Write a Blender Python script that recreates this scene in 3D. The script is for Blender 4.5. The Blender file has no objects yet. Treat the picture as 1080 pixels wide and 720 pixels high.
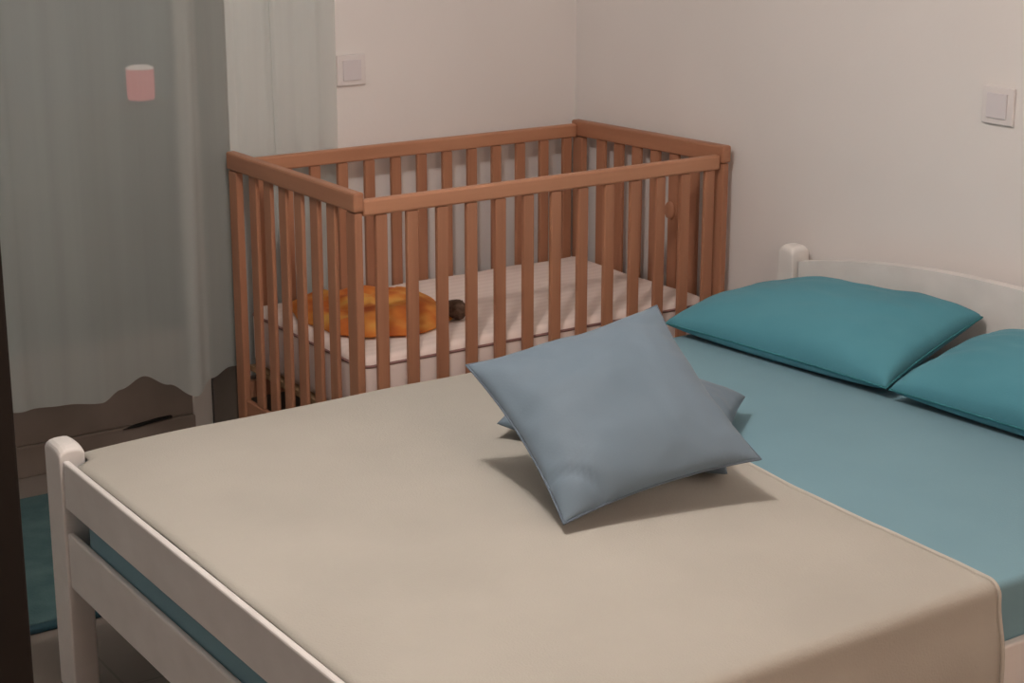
import bpy, bmesh, math, random
from mathutils import Vector, Matrix, noise
from mathutils.bvhtree import BVHTree
random.seed(7)
scene = bpy.context.scene
COL = scene.collection

# ------------------------------------------------------------------ materials
def lin(r, g, b):
    f = lambda c: (c / 255 / 12.92) if c / 255 <= 0.04045 else ((c / 255 + 0.055) / 1.055) ** 2.4
    return (f(r), f(g), f(b), 1.0)

def new_mat(name):
    m = bpy.data.materials.new(name)
    m.use_nodes = True
    nt = m.node_tree
    for n in list(nt.nodes):
        nt.nodes.remove(n)
    out = nt.nodes.new('ShaderNodeOutputMaterial')
    return m, nt, out

def coords(nt, scale=(1, 1, 1)):
    tc = nt.nodes.new('ShaderNodeTexCoord')
    mp = nt.nodes.new('ShaderNodeMapping')
    mp.inputs['Scale'].default_value = scale
    nt.links.new(tc.outputs['Object'], mp.inputs['Vector'])
    return mp.outputs['Vector']

def noisy(name, c1, c2, scale=(5, 5, 5), nscale=1.0, detail=4, rough=0.7, bump=0.0, bump_scale=60.0, spec=0.3, sheen=0.0):
    m, nt, out = new_mat(name)
    b = nt.nodes.new('ShaderNodeBsdfPrincipled')
    v = coords(nt, scale)
    n = nt.nodes.new('ShaderNodeTexNoise')
    n.inputs['Scale'].default_value = nscale
    n.inputs['Detail'].default_value = detail
    nt.links.new(v, n.inputs['Vector'])
    r = nt.nodes.new('ShaderNodeValToRGB')
    r.color_ramp.elements[0].position = 0.3
    r.color_ramp.elements[1].position = 0.7
    r.color_ramp.elements[0].color = c1
    r.color_ramp.elements[1].color = c2
    nt.links.new(n.outputs['Fac'], r.inputs['Fac'])
    nt.links.new(r.outputs['Color'], b.inputs['Base Color'])
    b.inputs['Roughness'].default_value = rough
    b.inputs['Specular IOR Level'].default_value = spec
    if sheen:
        b.inputs['Sheen Weight'].default_value = sheen
        b.inputs['Sheen Roughness'].default_value = 0.4
    if bump:
        n2 = nt.nodes.new('ShaderNodeTexNoise')
        n2.inputs['Scale'].default_value = bump_scale
        n2.inputs['Detail'].default_value = 3
        v2 = coords(nt)
        nt.links.new(v2, n2.inputs['Vector'])
        bp = nt.nodes.new('ShaderNodeBump')
        bp.inputs['Strength'].default_value = bump
        bp.inputs['Distance'].default_value = 0.004
        nt.links.new(n2.outputs['Fac'], bp.inputs['Height'])
        nt.links.new(bp.outputs['Normal'], b.inputs['Normal'])
    nt.links.new(b.outputs['BSDF'], out.inputs['Surface'])
    return m

def gray(v, tint=(1, 1, 1)):
    return (v * tint[0], v * tint[1], v * tint[2], 1)

M = {}
M['wall'] = noisy('wall_paint', (.78, .77, .76, 1), (.83, .82, .81, 1), (1.5,) * 3, 1, 3, .85, .08, 90)
M['peach_wall'] = noisy('peach_wall_paint', (.74, .55, .44, 1), (.80, .60, .48, 1), (1.5,) * 3, 1, 3, .85, .08, 90)
M['ceiling'] = noisy('ceiling_paint', (.8, .8, .8, 1), (.84, .84, .84, 1), (1.5,) * 3, 1, 3, .9)
M['white_wood'] = noisy('white_painted_pine', (.74, .73, .71, 1), (.82, .81, .79, 1), (1.2, 6, 9), 1.5, 4, .45, .05, 40, .4)
M['beech_x'] = noisy('beech_grain_lengthwise', (.44, .215, .125, 1), (.53, .27, .16, 1), (2, 30, 30), 1.0, 4, .45, 0, 1, .4)
M['beech_z'] = noisy('beech_grain_upright', (.36, .165, .095, 1), (.44, .215, .125, 1), (30, 30, 2), 1.0, 4, .45, 0, 1, .4)
M['beech_y'] = noisy('beech_grain_crosswise', (.36, .165, .095, 1), (.44, .215, .125, 1), (30, 2, 30), 1.0, 4, .45, 0, 1, .4)
M['blanket'] = noisy('cream_cotton', (.43, .42, .375, 1), (.48, .47, .42, 1), (3, 3, 3), 1, 4, .9, .25, 260, .1, .15)
M['sheet'] = noisy('pale_teal_cotton', (.19, .345, .415, 1), (.21, .375, .445, 1), (3, 3, 3), 1, 4, .9, .12, 240, .1, .1)
M['pillow'] = noisy('teal_cotton', (.085, .275, .345, 1), (.098, .305, .38, 1), (4, 4, 4), 1, 4, .85, .1, 260, .12, .1)
M['cushion'] = noisy('blue_grey_satin', (.15, .212, .268, 1), (.172, .236, .294, 1), (4, 4, 4), 1, 3, .6, .08, 240, .2, .1)
M['cushion_seam'] = noisy('blue_grey_seam', (.115, .155, .20, 1), (.135, .18, .23, 1), (4, 4, 4), 1, 3, .7)
M['pillow_seam'] = noisy('teal_seam', (.03, .17, .2, 1), (.04, .2, .23, 1), (4, 4, 4), 1, 3, .8)
M['hem'] = noisy('cream_hem', (.52, .51, .46, 1), (.56, .55, .5, 1), (5, 5, 5), 1, 3, .9)
M['cot_sheet'] = None
M['piping'] = noisy('dusky_pink_piping', (.25, .14, .13, 1), (.31, .18, .165, 1), (5, 5, 5), 1, 3, .9)
M['plastic'] = noisy('white_switch_plastic', (.76, .74, .74, 1), (.79, .77, .77, 1), (5, 5, 5), 1, 2, .4, 0, 1, .5)
M['plastic_grey'] = noisy('switch_rocker_plastic', (.70, .68, .71, 1), (.73, .71, .74, 1), (5, 5, 5), 1, 2, .4, 0, 1, .5)
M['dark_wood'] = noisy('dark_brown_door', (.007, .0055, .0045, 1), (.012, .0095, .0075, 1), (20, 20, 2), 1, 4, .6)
M['black'] = noisy('black_rubber', (.004, .0035, .003, 1), (.007, .006, .005, 1), (9, 9, 9), 1, 2, .8)
M['frame'] = noisy('pale_door_frame', (.42, .40, .37, 1), (.48, .46, .43, 1), (3, 3, 3), 1, 3, .5)
M['sill'] = noisy('taupe_bottom_rail', (.17, .14, .115, 1), (.21, .175, .15, 1), (6, 6, 6), 1, 4, .6)
M['dark_taupe'] = noisy('dark_taupe_strip', (.15, .125, .105, 1), (.19, .16, .135, 1), (6, 6, 6), 1, 4, .6)  # tone of the wall-foot strip and of the shade in the door reveal
M['rug'] = noisy('turquoise_rug_pile', (.05, .10, .105, 1), (.085, .145, .15, 1), (14, 14, 14), 1, 5, .98, .6, 180, .05)
M['rug_shade'] = noisy('dark_rug_shade', (.014, .04, .055, 1), (.02, .055, .07, 1), (14, 14, 14), 1, 3, .95)  # shadow tone for the near edge of the rug
M['tassel'] = noisy('dark_brown_tuft', (.05, .025, .015, 1), (.16, .10, .07, 1), (60, 60, 60), 1, 4, .9)
M['parapet'] = noisy('grey_render', (.20, .20, .18, 1), (.26, .26, .235, 1), (4, 4, 4), 1, 5, .9, .2, 80)
M['slat_base'] = noisy('raw_pine', (.35, .22, .12, 1), (.42, .28, .16, 1), (2, 20, 20), 1, 4, .7)

def floor_mat():
    m, nt, out = new_mat('brown_floor_tiles')
    b = nt.nodes.new('ShaderNodeBsdfPrincipled')
    v = coords(nt)
    br = nt.nodes.new('ShaderNodeTexBrick')
    br.offset = 0
    br.inputs['Color1'].default_value = (.19, .165, .145, 1)
    br.inputs['Color2'].default_value = (.205, .178, .155, 1)
    br.inputs['Mortar'].default_value = (.14, .12, .105, 1)
    br.inputs['Scale'].default_value = 1
    br.inputs['Mortar Size'].default_value = .003
    br.inputs['Brick Width'].default_value = .4
    br.inputs['Row Height'].default_value = .4
    nt.links.new(v, br.inputs['Vector'])
    nt.links.new(br.outputs['Color'], b.inputs['Base Color'])
    b.inputs['Roughness'].default_value = .45
    nt.links.new(b.outputs['BSDF'], out.inputs['Surface'])
    return m
M['floor'] = floor_mat()

def cot_sheet_mat():
    m, nt, out = new_mat('pinkish_striped_cot_sheet')
    b = nt.nodes.new('ShaderNodeBsdfPrincipled')
    v = coords(nt, (1, 1, 1))
    w = nt.nodes.new('ShaderNodeTexWave')
    w.wave_type = 'BANDS'
    w.bands_direction = 'Y'
    w.inputs['Scale'].default_value = 9
    w.inputs['Distortion'].default_value = 1.2
    nt.links.new(v, w.inputs['Vector'])
    r = nt.nodes.new('ShaderNodeValToRGB')
    r.color_ramp.elements[0].color = (.86, .75, .70, 1)
    r.color_ramp.elements[1].color = (.91, .80, .75, 1)
    nt.links.new(w.outputs['Fac'], r.inputs['Fac'])
    nt.links.new(r.outputs['Color'], b.inputs['Base Color'])
    b.inputs['Roughness'].default_value = .9
    nt.links.new(b.outputs['BSDF'], out.inputs['Surface'])
    return m
M['cot_sheet'] = cot_sheet_mat()

def orange_mat():
    m, nt, out = new_mat('orange_patterned_cloth')
    b = nt.nodes.new('ShaderNodeBsdfPrincipled')
    v = coords(nt, (9, 9, 9))
    n = nt.nodes.new('ShaderNodeTexNoise')
    n.inputs['Scale'].default_value = 1.1
    n.inputs['Detail'].default_value = 2
    nt.links.new(v, n.inputs['Vector'])
    r = nt.nodes.new('ShaderNodeValToRGB')
    e = r.color_ramp.elements
    e[0].position = .30; e[0].color = (.46, .085, .02, 1)
    e[1].position = .46; e[1].color = (.62, .19, .03, 1)
    for p, c in ((.58, (.70, .30, .06, 1)), (.68, (.70, .42, .09, 1)), (.76, (.30, .24, .05, 1))):
        k = e.new(p); k.color = c
    nt.links.new(n.outputs['Fac'], r.inputs['Fac'])
    nt.links.new(r.outputs['Color'], b.inputs['Base Color'])
    b.inputs['Roughness'].default_value = .85
    nt.links.new(b.outputs['BSDF'], out.inputs['Surface'])
    return m
M['orange'] = orange_mat()

def sheer_mat():
    m, nt, out = new_mat('sheer_white_voile')
    d = nt.nodes.new('ShaderNodeBsdfDiffuse')
    d.inputs['Color'].default_value = (.68, .765, .75, 1)
    t = nt.nodes.new('ShaderNodeBsdfTranslucent')
    t.inputs['Color'].default_value = (.68, .765, .75, 1)
    tr = nt.nodes.new('ShaderNodeBsdfTransparent')
    mx = nt.nodes.new('ShaderNodeMixShader'); mx.inputs[0].default_value = .3
    nt.links.new(d.outputs[0], mx.inputs[1]); nt.links.new(t.outputs[0], mx.inputs[2])
    v = coords(nt, (24, 1, .6))
    n = nt.nodes.new('ShaderNodeTexNoise')
    n.inputs['Scale'].default_value = 1; n.inputs['Detail'].default_value = 3
    nt.links.new(v, n.inputs['Vector'])
    mr = nt.nodes.new('ShaderNodeMapRange')
    mr.inputs['From Min'].default_value = .3; mr.inputs['From Max'].default_value = .7
    mr.inputs['To Min'].default_value = .53; mr.inputs['To Max'].default_value = .49
    nt.links.new(n.outputs['Fac'], mr.inputs['Value'])
    m2 = nt.nodes.new('ShaderNodeMixShader')
    nt.links.new(mr.outputs[0], m2.inputs[0])
    nt.links.new(mx.outputs[0], m2.inputs[1]); nt.links.new(tr.outputs[0], m2.inputs[2])
    nt.links.new(m2.outputs[0], out.inputs['Surface'])
    return m
M['sheer'] = sheer_mat()

def glass_mat():
    m, nt, out = new_mat('clear_door_glass')
    g = nt.nodes.new('ShaderNodeBsdfGlossy'); g.inputs['Roughness'].default_value = .03
    tr = nt.nodes.new('ShaderNodeBsdfTransparent'); tr.inputs['Color'].default_value = (.9, .93, .91, 1)
    f = nt.nodes.new('ShaderNodeFresnel'); f.inputs['IOR'].default_value = 1.5
    mx = nt.nodes.new('ShaderNodeMixShader')
    nt.links.new(f.outputs[0], mx.inputs[0]); nt.links.new(tr.outputs[0], mx.inputs[1]); nt.links.new(g.outputs[0], mx.inputs[2])
    nt.links.new(mx.outputs[0], out.inputs['Surface'])
    return m
M['glass'] = glass_mat()

def emit_mat(name, col, s):
    m, nt, out = new_mat(name)
    e = nt.nodes.new('ShaderNodeEmission')
    e.inputs['Color'].default_value = col; e.inputs['Strength'].default_value = s
    nt.links.new(e.outputs[0], out.inputs['Surface'])
    return m
M['pink_glow'] = emit_mat('pink_lamp_glass', (1, .20, .21, 1), .46)
M['white_glow'] = emit_mat('bright_lamp_top', (1, .75, .68, 1), .5)

# ------------------------------------------------------------------ mesh helpers
def link(name, bm, mat, parent=None, smooth=False, loc=None):
    bmesh.ops.recalc_face_normals(bm, faces=bm.faces)
    me = bpy.data.meshes.new(name)
    bm.to_mesh(me); bm.free()
    if smooth:
        for p in me.polygons:
            p.use_smooth = True
    for m in (mat if isinstance(mat, (list, tuple)) else [mat]):
        me.materials.append(m)
    o = bpy.data.objects.new(name, me)
    COL.objects.link(o)
    if parent is not None:
        o.parent = parent
        o.matrix_parent_inverse = parent_matrix(parent).inverted()
    return o

def parent_matrix(p):
    m = p.matrix_basis.copy()
    while p.parent is not None:
        m = p.parent.matrix_basis @ p.matrix_parent_inverse @ m
        p = p.parent
    return m

def tag(o, label, cat, group=None):
    o['label'] = label; o['category'] = cat
    if group: o['group'] = group
    return o

def thing(name, label, cat, loc, group=None):
    o = bpy.data.objects.new(name, None)
    o.empty_display_size = .1
    COL.objects.link(o)
    o.location = loc
    return tag(o, label, cat, group)

def struct(o):
    o['kind'] = 'structure'
    return o

def box_bm(x0, x1, y0, y1, z0, z1, bevel=0.0, seg=2, bm=None):
    own = bm is None
    bm = bm or bmesh.new()
    t = bmesh.new()
    bmesh.ops.create_cube(t, size=1)
    for v in t.verts:
        v.co = Vector((x0 + (v.co.x + .5) * (x1 - x0), y0 + (v.co.y + .5) * (y1 - y0), z0 + (v.co.z + .5) * (z1 - z0)))
    if bevel:
        bmesh.ops.bevel(t, geom=list(t.edges), offset=bevel, segments=seg, profile=.5, affect='EDGES')
    me = bpy.data.meshes.new('tmp'); t.to_mesh(me); t.free()
    bm.from_mesh(me); bpy.data.meshes.remove(me)
    return bm

def box(name, x0, x1, y0, y1, z0, z1, mat, parent=None, bevel=0.0, seg=2, smooth=False):
    return link(name, box_bm(x0, x1, y0, y1, z0, z1, bevel, seg), mat, parent, smooth)

def tube_bm(pts, r, n=8, closed=False):
    bm = bmesh.new()
    rings = []
    N = len(pts)
    for i, p in enumerate(pts):
        p = Vector(p)
        a = Vector(pts[i - 1] if (i > 0 or closed) else pts[i])
        b = Vector(pts[(i + 1) % N] if (i < N - 1 or closed) else pts[i])
        t = (b - a).normalized()
        up = Vector((0, 0, 1)) if abs(t.z) < .9 else Vector((1, 0, 0))
        s = t.cross(up).normalized(); u = s.cross(t)
        rings.append([bm.verts.new(p + s * r * math.cos(2 * math.pi * k / n) + u * r * math.sin(2 * math.pi * k / n)) for k in range(n)])
    for i in range(N if closed else N - 1):
        A, B = rings[i], rings[(i + 1) % N]
        for k in range(n):
            bm.faces.new((A[k], A[(k + 1) % n], B[(k + 1) % n], B[k]))
    if not closed:
        bm.faces.new(rings[0]); bm.faces.new(rings[-1])
    return bm

def smoothstep(a, b, x):
    t = max(0, min(1, (x - a) / (b - a)))
    return t * t * (3 - 2 * t)

# ------------------------------------------------------------------ the room
XR, YB, XL, YF, ZC = 1.2525, 0.784, -3.1, -4.3, 2.5
DX0, DX1, DZ = -1.9, 0.04, 2.1           # balcony door opening in the back wall
YD = 0.95                                 # plane of the door
struct(box('floor', XL - .1, XR + .1, YF - .1, YB + .3, -.1, 0, M['floor']))
struct(box('ceiling', XL - .1, XR + .1, YF - .1, YB + .3, ZC, ZC + .1, M['ceiling']))
struct(box('wall_right', XR, XR + .12, YF, YB + .24, 0, ZC, M['wall']))
struct(box('wall_left', XL - .12, XL, YF, YB + .24, 0, ZC, M['wall']))
struct(box('wall_partition', XL, -2.34, -2.26, -2.18, 0, ZC, M['wall']))
struct(box('wall_front', XL - .12, XR + .12, YF - .12, YF, 0, ZC, M['peach_wall']))  # unseen wall, peach chosen to bounce warm light onto the bed
bw = box_bm(DX1, XR, YB, YB + .24, 0, ZC)
box_bm(XL, DX0, YB, YB + .24, 0, ZC, bm=bw)
box_bm(DX0, DX1, YB, YB + .24, DZ, ZC, bm=bw)
struct(link('wall_back', bw, M['wall']))
struct(box('dark_base_strip', DX1, XR - .012, YB - .012, YB, 0, .24, M['dark_taupe'], bevel=.003))  # tall dark taupe strip along the foot of the back wall
struct(box('reveal_shade_1', DX1 - .012, DX1 - .0005, YB + .001, YD - .001, 0, DZ - .001, M['dark_taupe'], bevel=.002))  # dark lining puts the shade of the door reveal into colour
struct(box('baseboard_right', XR - .012, XR, YF, YB, 0, .07, M['frame'], bevel=.003))

# balcony door: frame, leaf rails, panes, the dark rubber gasket at the foot
door = bpy.data.objects.new('door_1', None); COL.objects.link(door); door.location = ((DX0 + DX1) / 2, YD, 0); struct(door)
fb = box_bm(DX1 - .075, DX1 - .014, YD, YD + .06, .0, DZ, .004)
box_bm(DX0, DX0 + .065, YD, YD + .06, 0, DZ, .004, bm=fb)
box_bm(DX0, DX1 - .003, YD, YD + .06, DZ - .06, DZ, .004, bm=fb)
link('door_frame', fb, M['frame'], door)
box('meeting_stile', -.93, -.87, YD, YD + .06, .36, DZ - .06, M['frame'], door, .004)
box('bottom_rail', DX0 + .065, DX1 - .068, YD, YD + .06, 0, .093, M['sill'], door, .004)
box('kick_panel', DX0 + .065, DX1 - .068, YD + .008, YD + .06, .094, .36, M['sill'], door, .003)
gb = bmesh.new()
gp = [(-.262, .089), (-.215, .0975), (-.15, .104), (-.108, .1045), (-.108, .0985), (-.15, .0955), (-.215, .0895)]
f0 = [gb.verts.new((x, YD - .006, .0 + z)) for x, z in gp]
f1 = [gb.verts.new((x, YD + .004, .0 + z)) for x, z in gp]
gb.faces.new(f0); gb.faces.new(f1)
for i in range(len(gp)):
    gb.faces.new((f0[i], f0[(i + 1) % len(gp)], f1[(i + 1) % len(gp)], f1[i]))
link('gasket', gb, M['black'], door)
box('pane', -.87, DX1 - .068, YD + .027, YD + .033, .36, DZ - .06, M['glass'], door)
box('pane', DX0 + .065, -.93, YD + .027, YD + .033, .36, DZ - .06, M['glass'], door)

# balcony beyond the glass
struct(box('floor_balcony', XL, XR, YB + .3, 2.2, -.12, -.02, M['floor']))
struct(box('wall_balcony', XL, XR, 1.9, 2.05, -.02, .882, M['parapet'], bevel=.01))

# pink lamp beyond the glass
lx, ly, lz = .263, 1.97, .882
lamp = thing('lantern', 'small glowing pink lamp beyond the glass, seen through the sheer curtain', 'lamp', (lx, ly, lz))
def lathe_bm(prof, n=20, c=(0, 0, 0)):
    bm = bmesh.new(); rings = []
    for r, z in prof:
        rings.append([bm.verts.new((c[0] + r * math.cos(2 * math.pi * k / n), c[1] + r * math.sin(2 * math.pi * k / n), c[2] + z)) for k in range(n)])
    for A, B in zip(rings, rings[1:]):
        for k in range(n):
            bm.faces.new((A[k], A[(k + 1) % n], B[(k + 1) % n], B[k]))
    bm.faces.new(rings[0]); bm.faces.new(rings[-1])
    return bm
link('lamp_base', lathe_bm([(.045, 0), (.045, .012), (.03, .016)], c=(lx, ly, lz)), M['black'], lamp)
link('lamp_glass', lathe_bm([(.04, .0161), (.047, .024), (.048, .07), (.047, .122)], c=(lx, ly, lz)), M['pink_glow'], lamp, True)
link('lamp_cap', lathe_bm([(.047, .1221), (.047, .127), (.03, .134), (.008, .136)], c=(lx, ly, lz)), M['white_glow'], lamp, True)

# dark open door leaf at the left
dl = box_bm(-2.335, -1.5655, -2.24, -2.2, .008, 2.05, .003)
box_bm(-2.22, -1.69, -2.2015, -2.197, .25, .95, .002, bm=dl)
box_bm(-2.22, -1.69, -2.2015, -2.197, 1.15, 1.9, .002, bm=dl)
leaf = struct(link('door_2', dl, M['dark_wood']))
hb = tube_bm([(-1.63, -2.245, 1.03), (-1.63, -2.29, 1.03), (-1.74, -2.29, 1.03)], .008, 10)
link('door_handle', hb, M['frame'], leaf, True)

# ------------------------------------------------------------------ sheer curtain
def interp(pts, x):
    if x <= pts[0][0]: return pts[0][1]
    for (a, b), (c, d) in zip(pts, pts[1:]):
        if x <= c:
            t = (x - a) / (c - a); t = t * t * (3 - 2 * t)
            return b + (d - b) * t
    return pts[-1][1]
HEM = [(-1.65, .25), (-.9, .26), (-.62, .268), (-.5, .262), (-.392, .25), (-.33, .275), (-.264, .302), (-.19, .265), (-.119, .222), (-.06, .262), (0, .285), (.1, .27), (.4, .26)]
bm = bmesh.new()
NX, NZ = 760, 26
cx0, cx1 = -1.95, .372
yc = .757
grid = []
for i in range(NX + 1):
    x = cx0 + (cx1 - cx0) * i / NX
    zb = interp(HEM, x)
    col = []
    for j in range(NZ + 1):
        t = j / NZ
        z = zb + (2.46 - zb) * t
        # broad slack folds with a few tight gathers
        g = .004 * math.sin(x * 17 + .5 * math.sin(z * 1.3)) + .0012 * math.sin(x * 55 + 1.2 * math.sin(z * .9 + 1))
        for cxg, wg, ag in ((-.1, .022, -.022), (.035, .018, .017), (.15, .006, -.018), (.165, .006, .012), (-.63, .03, -.02), (.25, .02, .008), (.31, .015, -.008), (-.4, .05, -.008)):
            d = (x - cxg - .012 * math.sin(z * 1.1 + cxg * 9)) / wg
            g += ag * math.exp(-d * d)
        if x > 0:
            g = max(-.016, min(.014, g))
        col.append(bm.verts.new((x, yc + g, z)))
    grid.append(col)
for i in range(NX):
    for j in range(NZ):
        bm.faces.new((grid[i][j], grid[i + 1][j], grid[i + 1][j + 1], grid[i][j + 1]))
cur = link('curtain', bm, M['sheer'], smooth=True)
tag(cur, 'sheer white floor-length curtain with a wavy hem hanging before the dark glass door', 'curtain')

# ------------------------------------------------------------------ rug
rg = thing('rug', 'turquoise rug on the floor at far left, beyond the bed foot post', 'rug', (-.9, .37, 0))
box('rug_pile', -1.6, -.35, -.02, .765, 0.001, .016, M['rug'], rg, .005)
box('rug_edge_shade', -1.6, -.35, -.048, -.0205, 0.001, .014, M['rug_shade'], rg, .004)  # dark strip stands in for the shadow along the rug's near edge

# ------------------------------------------------------------------ switches
def switch(name, label, group, c, axis):
    t = thing(name, label, 'light switch', c, group)
    x, y, z = c
    def bx(n, h, w, d0, d1, m, bev, par):
        if axis == 'y':   # on the back wall, facing -Y
            return box(n, x - w, x + w, y - d1, y - d0, z - h, z + h, m, par, bev)
        return box(n, x - d1, x - d0, y - w, y + w, z - h, z + h, m, par, bev)
    bx('switch_plate', .045, .047, 0, .010, M['plastic'], .003, t)
    bx('rocker', .030, .030, .0102, .0145, M['plastic_grey'], .0015, t)
    return t
switch('light_switch', 'white switch plate on the back wall beside the curtain edge', 'white wall switches', (.432, YB - .0002, 1.112), 'y')
switch('light_switch', 'white switch plate on the right wall high above the headboard', 'white wall switches', (XR - .0002, -.926, 1.148), 'x')

# ------------------------------------------------------------------ crib
LC, WC, HC = 1.225, .725, .92
crib = thing('crib', 'wooden slatted baby crib in the corner beyond the bed', 'crib', (LC / 2, WC / 2, 0))
HR = .91                                   # right end stands a touch lower at the back corner
def crib_end(x0, x1, hb, hf):
    # posts, top rail, bottom rail, six slats
    for y0, y1 in ((0, .05), (WC - .05, WC)):
        h = (hf if y0 == 0 else hb) - .052
        box('corner_post', x0 + .004, x1 - .004, y0, y1, 0, h, M['beech_z'], crib, .004)
    b = box_bm(x0, x1, -.004, WC + .004, -.05, 0, .006)
    for v in b.verts:
        t = (v.co.y + .004) / (WC + .008)
        v.co.z += hf + (hb - hf) * t
    link('end_rail', b, M['beech_y'], crib)
    box('lower_rail', x0 + .007, x1 - .007, .0505, WC - .0505, .155, .205, M['beech_y'], crib, .004)
    for k in range(6):
        y = .05 + (WC - .1) * (k + 1) / 7
        h = hf + (hb - hf) * y / WC - .0505
        box('slat', x0 + .009, x1 - .009, y - .0215, y + .0215, .2055, h, M['beech_z'], crib, .003)
crib_end(0, .03, .92, .92)
crib_end(LC - .03, LC, .908, .925)
def crib_side(y0, y1):
    zt = .898
    box('side_rail', .0305, LC - .0305, y0, y1, zt - .042, zt, M['beech_x'], crib, .006)
    box('lower_side_rail', .0305, LC - .0305, y0, y1, .2, .25, M['beech_x'], crib, .004)
    ym = (y0 + y1) / 2
    for k in range(13):
        x = .0865 + .0896 * k
        box('slat', x - .0165, x + .0165, ym - .0075, ym + .0075, .2505, zt - .0425, M['beech_z'], crib, .003)
crib_side(.006, .03)
crib_side(WC - .03, WC - .006)
box('base_board', .032, LC - .032, .032, WC - .032, .285, .303, M['slat_base'], crib, .002)
# oval wooden cover on the right end panel, between two slats
kb = lathe_bm([(.001, 0), (.02, 0), (.024, .004), (.02, .010), (.001, .011)], 24)
for v in kb.verts:
    p = v.co.copy(); v.co = Vector((LC - .03 - p.z + .012, .237 + p.x * .95, .697 + p.y * 1.2))
link('oval_cap', kb, M['beech_y'], crib, True)
# small strut that holds the cap between its neighbouring slats

# mattress of the crib
x0, x1, y0, y1, zb, zt = .036, LC - .036, .036, WC - .036, .304, .478
b = box_bm(x0, x1, y0, y1, zb, zt, .03, 5)
bmesh.ops.subdivide_edges(b, edges=[e for e in b.edges if e.calc_length() > .2], cuts=14, use_grid_fill=True)
for v in b.verts:
    if v.co.z > zt - .012:
        v.co.z += .006 * noise.noise(v.co * 6)
cm = thing('crib_mattress', 'pinkish white crib mattress inside the wooden crib', 'mattress', ((x0 + x1) / 2, (y0 + y1) / 2, zb))
link('mattress_cover', b, M['cot_sheet'], cm, True)
def rrect(x0, x1, y0, y1, z, r, n=6):
    pts = []
    for cx, cy, a0 in ((x1 - r, y1 - r, 0), (x0 + r, y1 - r, 90), (x0 + r, y0 + r, 180), (x1 - r, y0 + r, 270)):
        for k in range(n + 1):
            a = math.radians(a0 + 90 * k / n)
            pts.append((cx + r * math.cos(a), cy + r * math.sin(a), z))
    return pts
link('piping', tube_bm(rrect(x0 + .0015, x1 - .0015, y0 + .0015, y1 - .0015, zt - .022, .03), .0042, 8, True), M['piping'], cm, True)

# orange cloth lying in the crib
poly = [(.10, .60), (.07, .42), (.085, .28), (.14, .185), (.25, .15), (.36, .17), (.43, .23), (.47, .33), (.49, .46), (.45, .58), (.34, .63), (.2, .64)]
bm = bmesh.new()
pc = Vector((.27, .40, 0))
rings = []
NR, NA = 16, 72
def poly_r(a):
    d = Vector((math.cos(a), math.sin(a)))
    best = .2
    for i in range(len(poly)):
        p, q_ = Vector(poly[i]) - pc.xy, Vector(poly[(i + 1) % len(poly)]) - pc.xy
        e = q_ - p; den = d.x * e.y - d.y * e.x
        if abs(den) < 1e-9: continue
        t = (p.x * e.y - p.y * e.x) / den; s = (p.x * d.y - p.y * d.x) / den
        if t > 0 and -1e-6 <= s <= 1 + 1e-6: best = t
    return best
zc = zt + .006
ctr = bm.verts.new((pc.x, pc.y, zc + .05))
for j in range(1, NR + 1):
    ring = []
    for k in range(NA):
        a = 2 * math.pi * k / NA
        r = poly_r(a) * j / NR * (1 + .03 * math.sin(7 * a))
        p = Vector((pc.x + r * math.cos(a), pc.y + r * math.sin(a), 0))
        t = j / NR
        h = .056 * (1 - t ** 3) ** .6 * (.75 + .55 * noise.noise(p * 9)) + .010 * noise.noise(p * 30) * (1 - t ** 4)
        ring.append(bm.verts.new((p.x, p.y, zc + max(.004, h))))
    rings.append(ring)
for k in range(NA):
    bm.faces.new((ctr, rings[0][k], rings[0][(k + 1) % NA]))
for A, B in zip(rings, rings[1:]):
    for k in range(NA):
        bm.faces.new((A[k], B[k], B[(k + 1) % NA], A[(k + 1) % NA]))
base = [bm.verts.new((v.co.x, v.co.y, zc)) for v in rings[-1]]
for k in range(NA):
    bm.faces.new((rings[-1][k], base[k], base[(k + 1) % NA], rings[-1][(k + 1) % NA]))
bm.faces.new(base)
cl = thing('cloth', 'crumpled orange and yellow patterned cloth lying on the crib mattress', 'cloth', (pc.x, pc.y, zc))
link('folded_cloth', bm, M['orange'], cl, True)
bm = bmesh.new()
bmesh.ops.create_icosphere(bm, subdivisions=3, radius=1)
for v in bm.verts:
    d = v.co.copy()
    s = 1 + .35 * noise.noise(d * 2.6)
    v.co = Vector((.440 + d.x * .032 * s, .220 + d.y * .036 * s, zc + .026 + d.z * .026 * s))
o = link('tuft', bm, M['tassel'], cl, True); o['label'] = 'dark brown tuft'

# ------------------------------------------------------------------ bed
FX0, FX1 = -.907, -.852
BY0, BY1 = -.300, -1.894                   # far and near outer sides
bed = thing('bed', 'white painted wooden double bed frame with curved headboard', 'bed', ((FX0 + XR) / 2, (BY0 + BY1) / 2, 0))
def post(name, xa, xb, ya, yb_, h):
    b = box_bm(xa, xb, ya, yb_, 0, h, .004)
    # rounded top
    bmesh.ops.subdivide_edges(b, edges=[e for e in b.edges if e.calc_length() > .03 and abs(e.verts[0].co.z - e.verts[1].co.z) < 1e-5], cuts=6, use_grid_fill=True)
    for v in b.verts:
        if v.co.z > h * .6:
            u = (v.co.x - (xa + xb) / 2) / ((xb - xa) / 2); w = (v.co.y - (ya + yb_) / 2) / ((yb_ - ya) / 2)
            v.co.z -= .012 * u ** 4 + .02 * w ** 4 * .5
    return link(name, b, M['white_wood'], bed)
post('foot_post', FX0, FX1, BY0 - .09, BY0, .558)
post('foot_post', FX0, FX1, BY1, BY1 + .09, .558)
post('head_post', XR - .095, XR - .032, BY0 - .040, BY0 + .018, .70)
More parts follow.
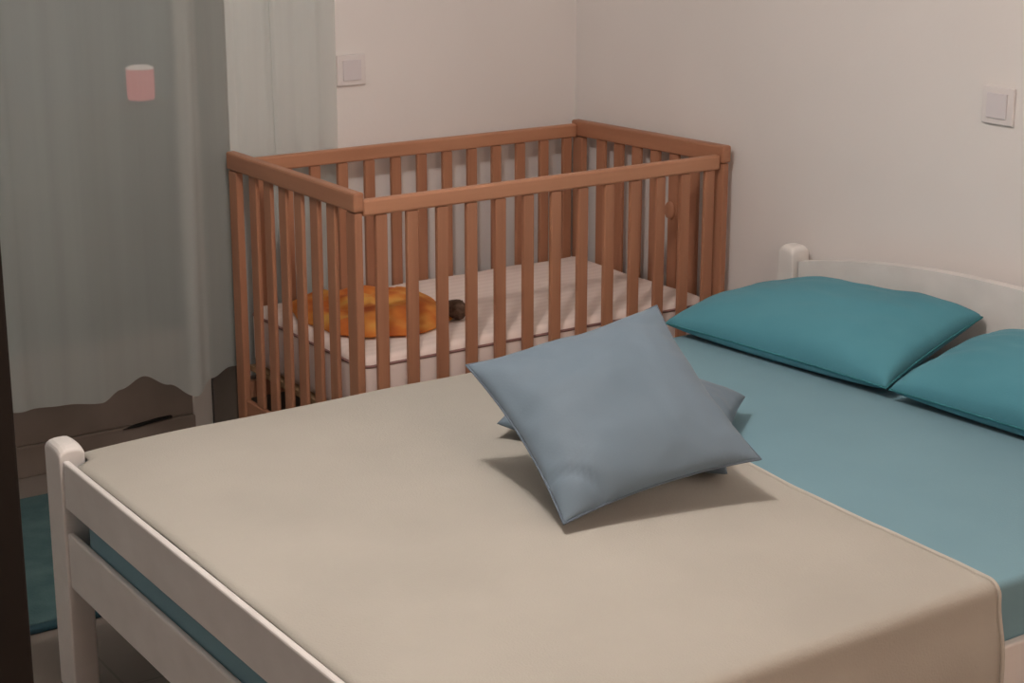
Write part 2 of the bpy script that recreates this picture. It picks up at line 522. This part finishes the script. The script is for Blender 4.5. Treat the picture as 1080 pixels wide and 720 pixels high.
post('head_post', XR - .095, XR - .032, BY1 - .018, BY1 + .040, .70)
ya, yb_ = BY1 + .0905, BY0 - .0905
for z0, z1 in ((.426, .529), (.25, .372)):
    rb = box_bm(FX0 + .006, FX0 + .020, ya, yb_, z0, z1, .004)
    link('foot_rail', rb, M['white_wood'], bed)
# headboard panel with an arched top
bm = bmesh.new()
N = 40
xa, xb = XR - .078, XR - .048
ya, yb_ = BY1 + .0465, BY0 - .0465
top = []
for i in range(N + 1):
    y = ya + (yb_ - ya) * i / N
    s = (y - (ya + yb_) / 2) / ((yb_ - ya) / 2)
    z = .738 - .078 * abs(s) ** 2.2
    if abs(s) > .93: z -= 0
    top.append((y, z))
fr = [[bm.verts.new((x, y, z)) for (y, z) in top] for x in (xa, xb)]
lo = [[bm.verts.new((x, y, .33)) for (y, z) in top] for x in (xa, xb)]
for i in range(N):
    bm.faces.new((fr[0][i], fr[0][i + 1], lo[0][i + 1], lo[0][i]))
    bm.faces.new((fr[1][i], fr[1][i + 1], lo[1][i + 1], lo[1][i]))
    bm.faces.new((fr[0][i], fr[0][i + 1], fr[1][i + 1], fr[1][i]))
    bm.faces.new((lo[0][i], lo[0][i + 1], lo[1][i + 1], lo[1][i]))
for i in (0, N):
    bm.faces.new((fr[0][i], fr[1][i], lo[1][i], lo[0][i]))
link('headboard', bm, M['white_wood'], bed)
# side rails
for y0, y1 in ((BY1 + .014, BY1 + .033), (BY0 - .033, BY0 - .008)):
    box('side_rail', FX1 + .0015, XR - .0955, y0, y1, .27, .41, M['white_wood'], bed, .004)
MX0, MX1, MY0, MY1 = -.885, 1.155, BY1 + .034, BY0 - .046
box('slatted_base', MX0 + .09, XR - .1, BY1 + .0335, BY0 - .0335, .285, .305, M['slat_base'], bed, .002)

# ------------------------------------------------------------------ mattress
ZM = .520
b = box_bm(MX0, MX1, MY0, MY1, .306, ZM, .014, 4)
bmesh.ops.subdivide_edges(b, edges=[e for e in b.edges if e.calc_length() > .15], cuts=24, use_grid_fill=True)
def dip(x, y):      # the far foot corner is pressed down a little
    d = .004 * max(0, 1 - (x - MX0) / .09) ** 2
    if y > BY0 - .28:
        d += .014 * ((y - BY0 + .28) / .28) ** 2 * max(0, 1 - (x - MX0) / .3) ** 2
    return d
for v in b.verts:
    if v.co.z > ZM - .02: v.co.z -= dip(v.co.x, v.co.y)
    # clear of the foot posts
    if v.co.x < -.7 and v.co.y > BY0 - .165: v.co.x += .036
    if v.co.x < -.7 and v.co.y < BY1 + .165: v.co.x += .036
mat_o = link('mattress', b, M['sheet'], smooth=True)
tag(mat_o, 'double mattress in a pale teal fitted sheet on the white bed frame', 'mattress')

# ------------------------------------------------------------------ blanket
def edge_x(y):     # the edge towards the pillows, slightly slanted
    return interp([(-1.95, .200), (-1.86, .203), (-1.75, .208), (-1.587, .214), (-1.38, .223), (-1.176, .243), (-.9, .26), (-.3, .27)], y)
TH = .012
def section():
    """path across the bed: near hem up, over the top, down the far side"""
    r = .014 + TH
    yn, yf = MY0 - TH - .002, MY1 + TH + .002
    zt_ = ZM + TH
    pts = []
    zlow = .16
    for k in range(14):
        pts.append((yn - .015, zlow + (.40 - zlow) * k / 14))
    for k in range(8):
        t = k / 8
        pts.append((yn - .015 * (1 - t * t * (3 - 2 * t)), .40 + (zt_ - r - .40) * t))
    for k in range(9):
        a = math.pi - (math.pi / 2) * k / 8
        pts.append((yn + r + r * math.cos(a), zt_ - r + r * math.sin(a)))
    for k in range(1, 60):
        pts.append((yn + r + (yf - yn - 2 * r) * k / 60, zt_))
    for k in range(9):
        a = math.pi / 2 - (math.pi / 2) * k / 8
        pts.append((yf - r + r * math.cos(a), zt_ - r + r * math.sin(a)))
    for k in range(1, 3):
        pts.append((yf, zt_ - r - .03 * k / 2))
    return pts
sec = section()
NXB = 60
bm = bmesh.new()
def blanket_pt(i, j, out):
    y, z = sec[j]
    X0 = MX0 - .0005 + (.036 if (y > BY0 - .118 or y < BY1 + .118) else 0)
    ex = edge_x(y)
    t = i / NXB
    x = X0 + (ex - X0) * t
    # round the foot end down a little
    dz = 0
    e = x - X0
    if z > ZM - .03:
        dz = -dip(x, y)
    drop = max(0, (ZM - .05 - z))
    w = 0
    if y < MY0 + .01 and drop > 0:
        k = min(1, drop / .1)
        w = -.004 * k * (1 + math.sin(x * 26 + 1)) - .012 * k * math.exp(-((x - ex + .055) / .03) ** 2) + .006 * k * math.exp(-((x - ex + .02) / .015) ** 2)
        w = min(w, .0)
        x += .0 * k * t
    n = .0022 * (noise.noise(Vector((x * 5, y * 5, 0))) + .5) if z > ZM else 0
    if z > ZM: dz += n
    return Vector((x, y + w - (out and 0), z + dz))
V = [[bm.verts.new(blanket_pt(i, j, 0)) for j in range(len(sec))] for i in range(NXB + 1)]
for i in range(NXB):
    for j in range(len(sec) - 1):
        bm.faces.new((V[i][j], V[i + 1][j], V[i + 1][j + 1], V[i][j + 1]))
bm.normal_update()
blk = link('blanket', bm, M['blanket'], smooth=True)
# outward is the side away from the mattress
me = blk.data
if me.polygons[len(me.polygons) // 2].normal.z < 0:
    me.flip_normals()
sm = blk.modifiers.new('thickness', 'SOLIDIFY'); sm.thickness = TH - .006; sm.offset = -1
tag(blk, 'plain cream blanket spread over the foot half of the bed', 'blanket')
hem_pts = []
for j in range(0, len(sec), 1):
    p = blanket_pt(NXB, j, 0)
    hem_pts.append((p.x - .002, p.y, p.z - (.001 if sec[j][1] > ZM else 0)))
ho = link('hem', tube_bm(hem_pts, .0042, 8), M['hem'], blk, True)

# ------------------------------------------------------------------ pillows and cushions
def pillow_mesh(corners, t_up, t_dn, n=44, pinch=.05, power=.5, wr=.004, wscale=7, seed=0, sag=0.0, crease=0.0):
    """corners: FL, FR, BR, BL in world space (seam corners).  Returns bm, seam path."""
    P = [Vector(c) for c in corners]
    c = sum(P, Vector()) / 4
    nrm = (P[1] - P[0]).cross(P[3] - P[0]).normalized()
    if nrm.z < 0: nrm = -nrm
    def plane(u, v):
        uu = u * (1 - pinch * (1 - v * v) * abs(u))
        vv = v * (1 - pinch * (1 - u * u) * abs(v))
        a, b_ = (uu + 1) / 2, (vv + 1) / 2
        return (P[0] * (1 - a) + P[1] * a) * (1 - b_) + (P[3] * (1 - a) + P[2] * a) * b_
    def prof(u, v):
        return max(0, (1 - u * u)) ** power * max(0, (1 - v * v)) ** power
    bm = bmesh.new()
    def us(i):
        t = -1 + 2 * i / n
        return math.sin(t * math.pi / 2) * .6 + t * .4
    top, bot = {}, {}
    for i in range(n + 1):
        for j in range(n + 1):
            u, v = us(i), us(j)
            p = plane(u, v); h = prof(u, v)
            sg = -sag * (1 - h) * nrm * 0
            w = noise.noise(Vector((u * wscale * .35, v * wscale * .35, seed))) * wr * 2 + noise.noise(Vector((u * wscale, v * wscale, seed + 5))) * wr
            edge = min(1, h * 2.5)
            if crease:
                d = math.hypot(u + 1, v + 1)
                w -= crease * math.exp(-((d - .42) / .045) ** 2) / max(edge, .3)
            a = bm.verts.new(p + nrm * (t_up * h + w * edge))
            top[i, j] = a
            bot[i, j] = a if i in (0, n) or j in (0, n) else bm.verts.new(p - nrm * (t_dn * h))
    for i in range(n):
        for j in range(n):
            bm.faces.new((top[i, j], top[i + 1, j], top[i + 1, j + 1], top[i, j + 1]))
            q = (bot[i, j], bot[i, j + 1], bot[i + 1, j + 1], bot[i + 1, j])
            try: bm.faces.new(q)
            except ValueError: pass
    seam = [top[i, 0].co.copy() for i in range(n)] + [top[n, j].co.copy() for j in range(n)] + \
           [top[i, n].co.copy() for i in range(n, 0, -1)] + [top[0, j].co.copy() for j in range(n, 0, -1)]
    return bm, seam, nrm

def clamp_floor(bm, z):
    for v in bm.verts:
        if v.co.z < z: v.co.z = z + (v.co.z - z) * .02

ZTOP = ZM + TH
# lower cushion: lies flat on the blanket
zc_ = .570
low = [(-.105, -.790, zc_), (.118, -1.268, zc_ - .012), (.450, -.948, zc_), (.245, -.50, zc_ - .005)]
lbm, lseam, _ = pillow_mesh(low, .085, .06, pinch=.07, power=.45, seed=3)
clamp_floor(lbm, ZTOP + .008)
# upper cushion: leans on the lower one
up = [(-.290, -1.286, .554), (.109, -1.370, .622), (.146, -1.004, .836), (-.262, -.918, .757)]
ubm, useam, un = pillow_mesh(up, .078, .055, pinch=.085, power=.52, wr=.0048, wscale=6, seed=11, crease=.012)
clamp_floor(ubm, ZTOP + .008)
# the lower cushion gives way under the upper one
tree = BVHTree.FromBMesh(ubm)
for v in lbm.verts:
    hit, _, _, d = tree.ray_cast(Vector((v.co.x, v.co.y, .40)), Vector((0, 0, 1)))
    if hit is not None and v.co.z > hit.z - .006:
        v.co.z = max(ZTOP + .006, hit.z - .006)
c2 = thing('cushion', 'blue-grey cushion lying flat, mostly hidden beneath the tilted one', 'cushion', (.17, -.87, ZTOP), 'blue-grey cushions on the bed')
link('cushion_cover', lbm, M['cushion'], c2, True)
c1 = thing('cushion', 'square blue-grey cushion leaning tilted on top of another cushion', 'cushion', (-.07, -1.14, ZTOP), 'blue-grey cushions on the bed')
link('cushion_cover', ubm, M['cushion'], c1, True)
link('seam', tube_bm(useam, .0022, 6, True), M['cushion_seam'], c1, True)

# two teal pillows
def teal(corners, label, seed):
    bm, seam, _ = pillow_mesh(corners, .095, .05, pinch=.03, power=.36, wr=.004, wscale=5, seed=seed)
    clamp_floor(bm, ZM + .003)
    t = thing('pillow', label, 'pillow', (sum(c[0] for c in corners) / 4, sum(c[1] for c in corners) / 4, ZM), 'teal pillows at the headboard')
    link('pillow_case', bm, M['pillow'], t, True)
    s = [Vector((p.x, p.y, max(p.z, ZM + .006))) for p in seam]
    link('seam', tube_bm(s, .0025, 6, True), M['pillow_seam'], t, True)
    return t
teal([(.730, -.325, .552), (.800, -1.035, .55), (1.155, -1.00, .655), (1.155, -.285, .57)], 'teal pillow at the headboard nearest the crib', 21)
teal([(.795, -1.05, .552), (.84, -1.74, .55), (1.155, -1.715, .635), (1.155, -1.055, .625)], 'teal pillow at right, cut off by the picture edge', 33)

# ------------------------------------------------------------------ light
def point(name, loc, energy, col, r):
    l = bpy.data.lights.new(name, 'POINT'); l.energy = energy; l.color = col; l.shadow_soft_size = r
    o = bpy.data.objects.new(name, l); COL.objects.link(o); o.location = loc
    return o
point('fill_light', (-.7, -4.0, 2.1), 34, (1, .80, .68), .25)  # unseen lamp added as warm fill for the bed's near side and foot
point('ceiling_light', (-.70, -1.24, 2.36), 50, (1, .875, .80), .06)
w = bpy.data.worlds.new('night'); scene.world = w; w.use_nodes = True
w.node_tree.nodes['Background'].inputs[0].default_value = (.30, .34, .36, 1)
w.node_tree.nodes['Background'].inputs[1].default_value = .06

# ------------------------------------------------------------------ camera
F, YAW, PIT, ROLL = 1802.1066, .9649, .2542, .0028
PX, PY = 554.18, 310.15
fw = Vector((math.cos(PIT) * math.cos(YAW), math.cos(PIT) * math.sin(YAW), -math.sin(PIT)))
rt = Vector((math.sin(YAW), -math.cos(YAW), 0)); upv = rt.cross(fw)
r2 = rt * math.cos(ROLL) + upv * math.sin(ROLL); u2 = -rt * math.sin(ROLL) + upv * math.cos(ROLL)
cd = bpy.data.cameras.new('camera'); cam = bpy.data.objects.new('camera', cd); COL.objects.link(cam)
mw = Matrix((r2, u2, -fw)).transposed().to_4x4(); mw.translation = Vector((-1.9953, -3.6237, 1.7356))
cam.matrix_world = mw
cd.sensor_fit = 'HORIZONTAL'; cd.sensor_width = 36; cd.lens = F * 36 / 1080
cd.shift_x = (540 - PX) / 1080; cd.shift_y = -(360 - PY) / 1080
cd.clip_start = .05
scene.camera = cam

vs = scene.view_settings
vs.view_transform = 'Standard'; vs.look = 'None'; vs.gamma = 1; vs.use_curve_mapping = False
vs.exposure = 0
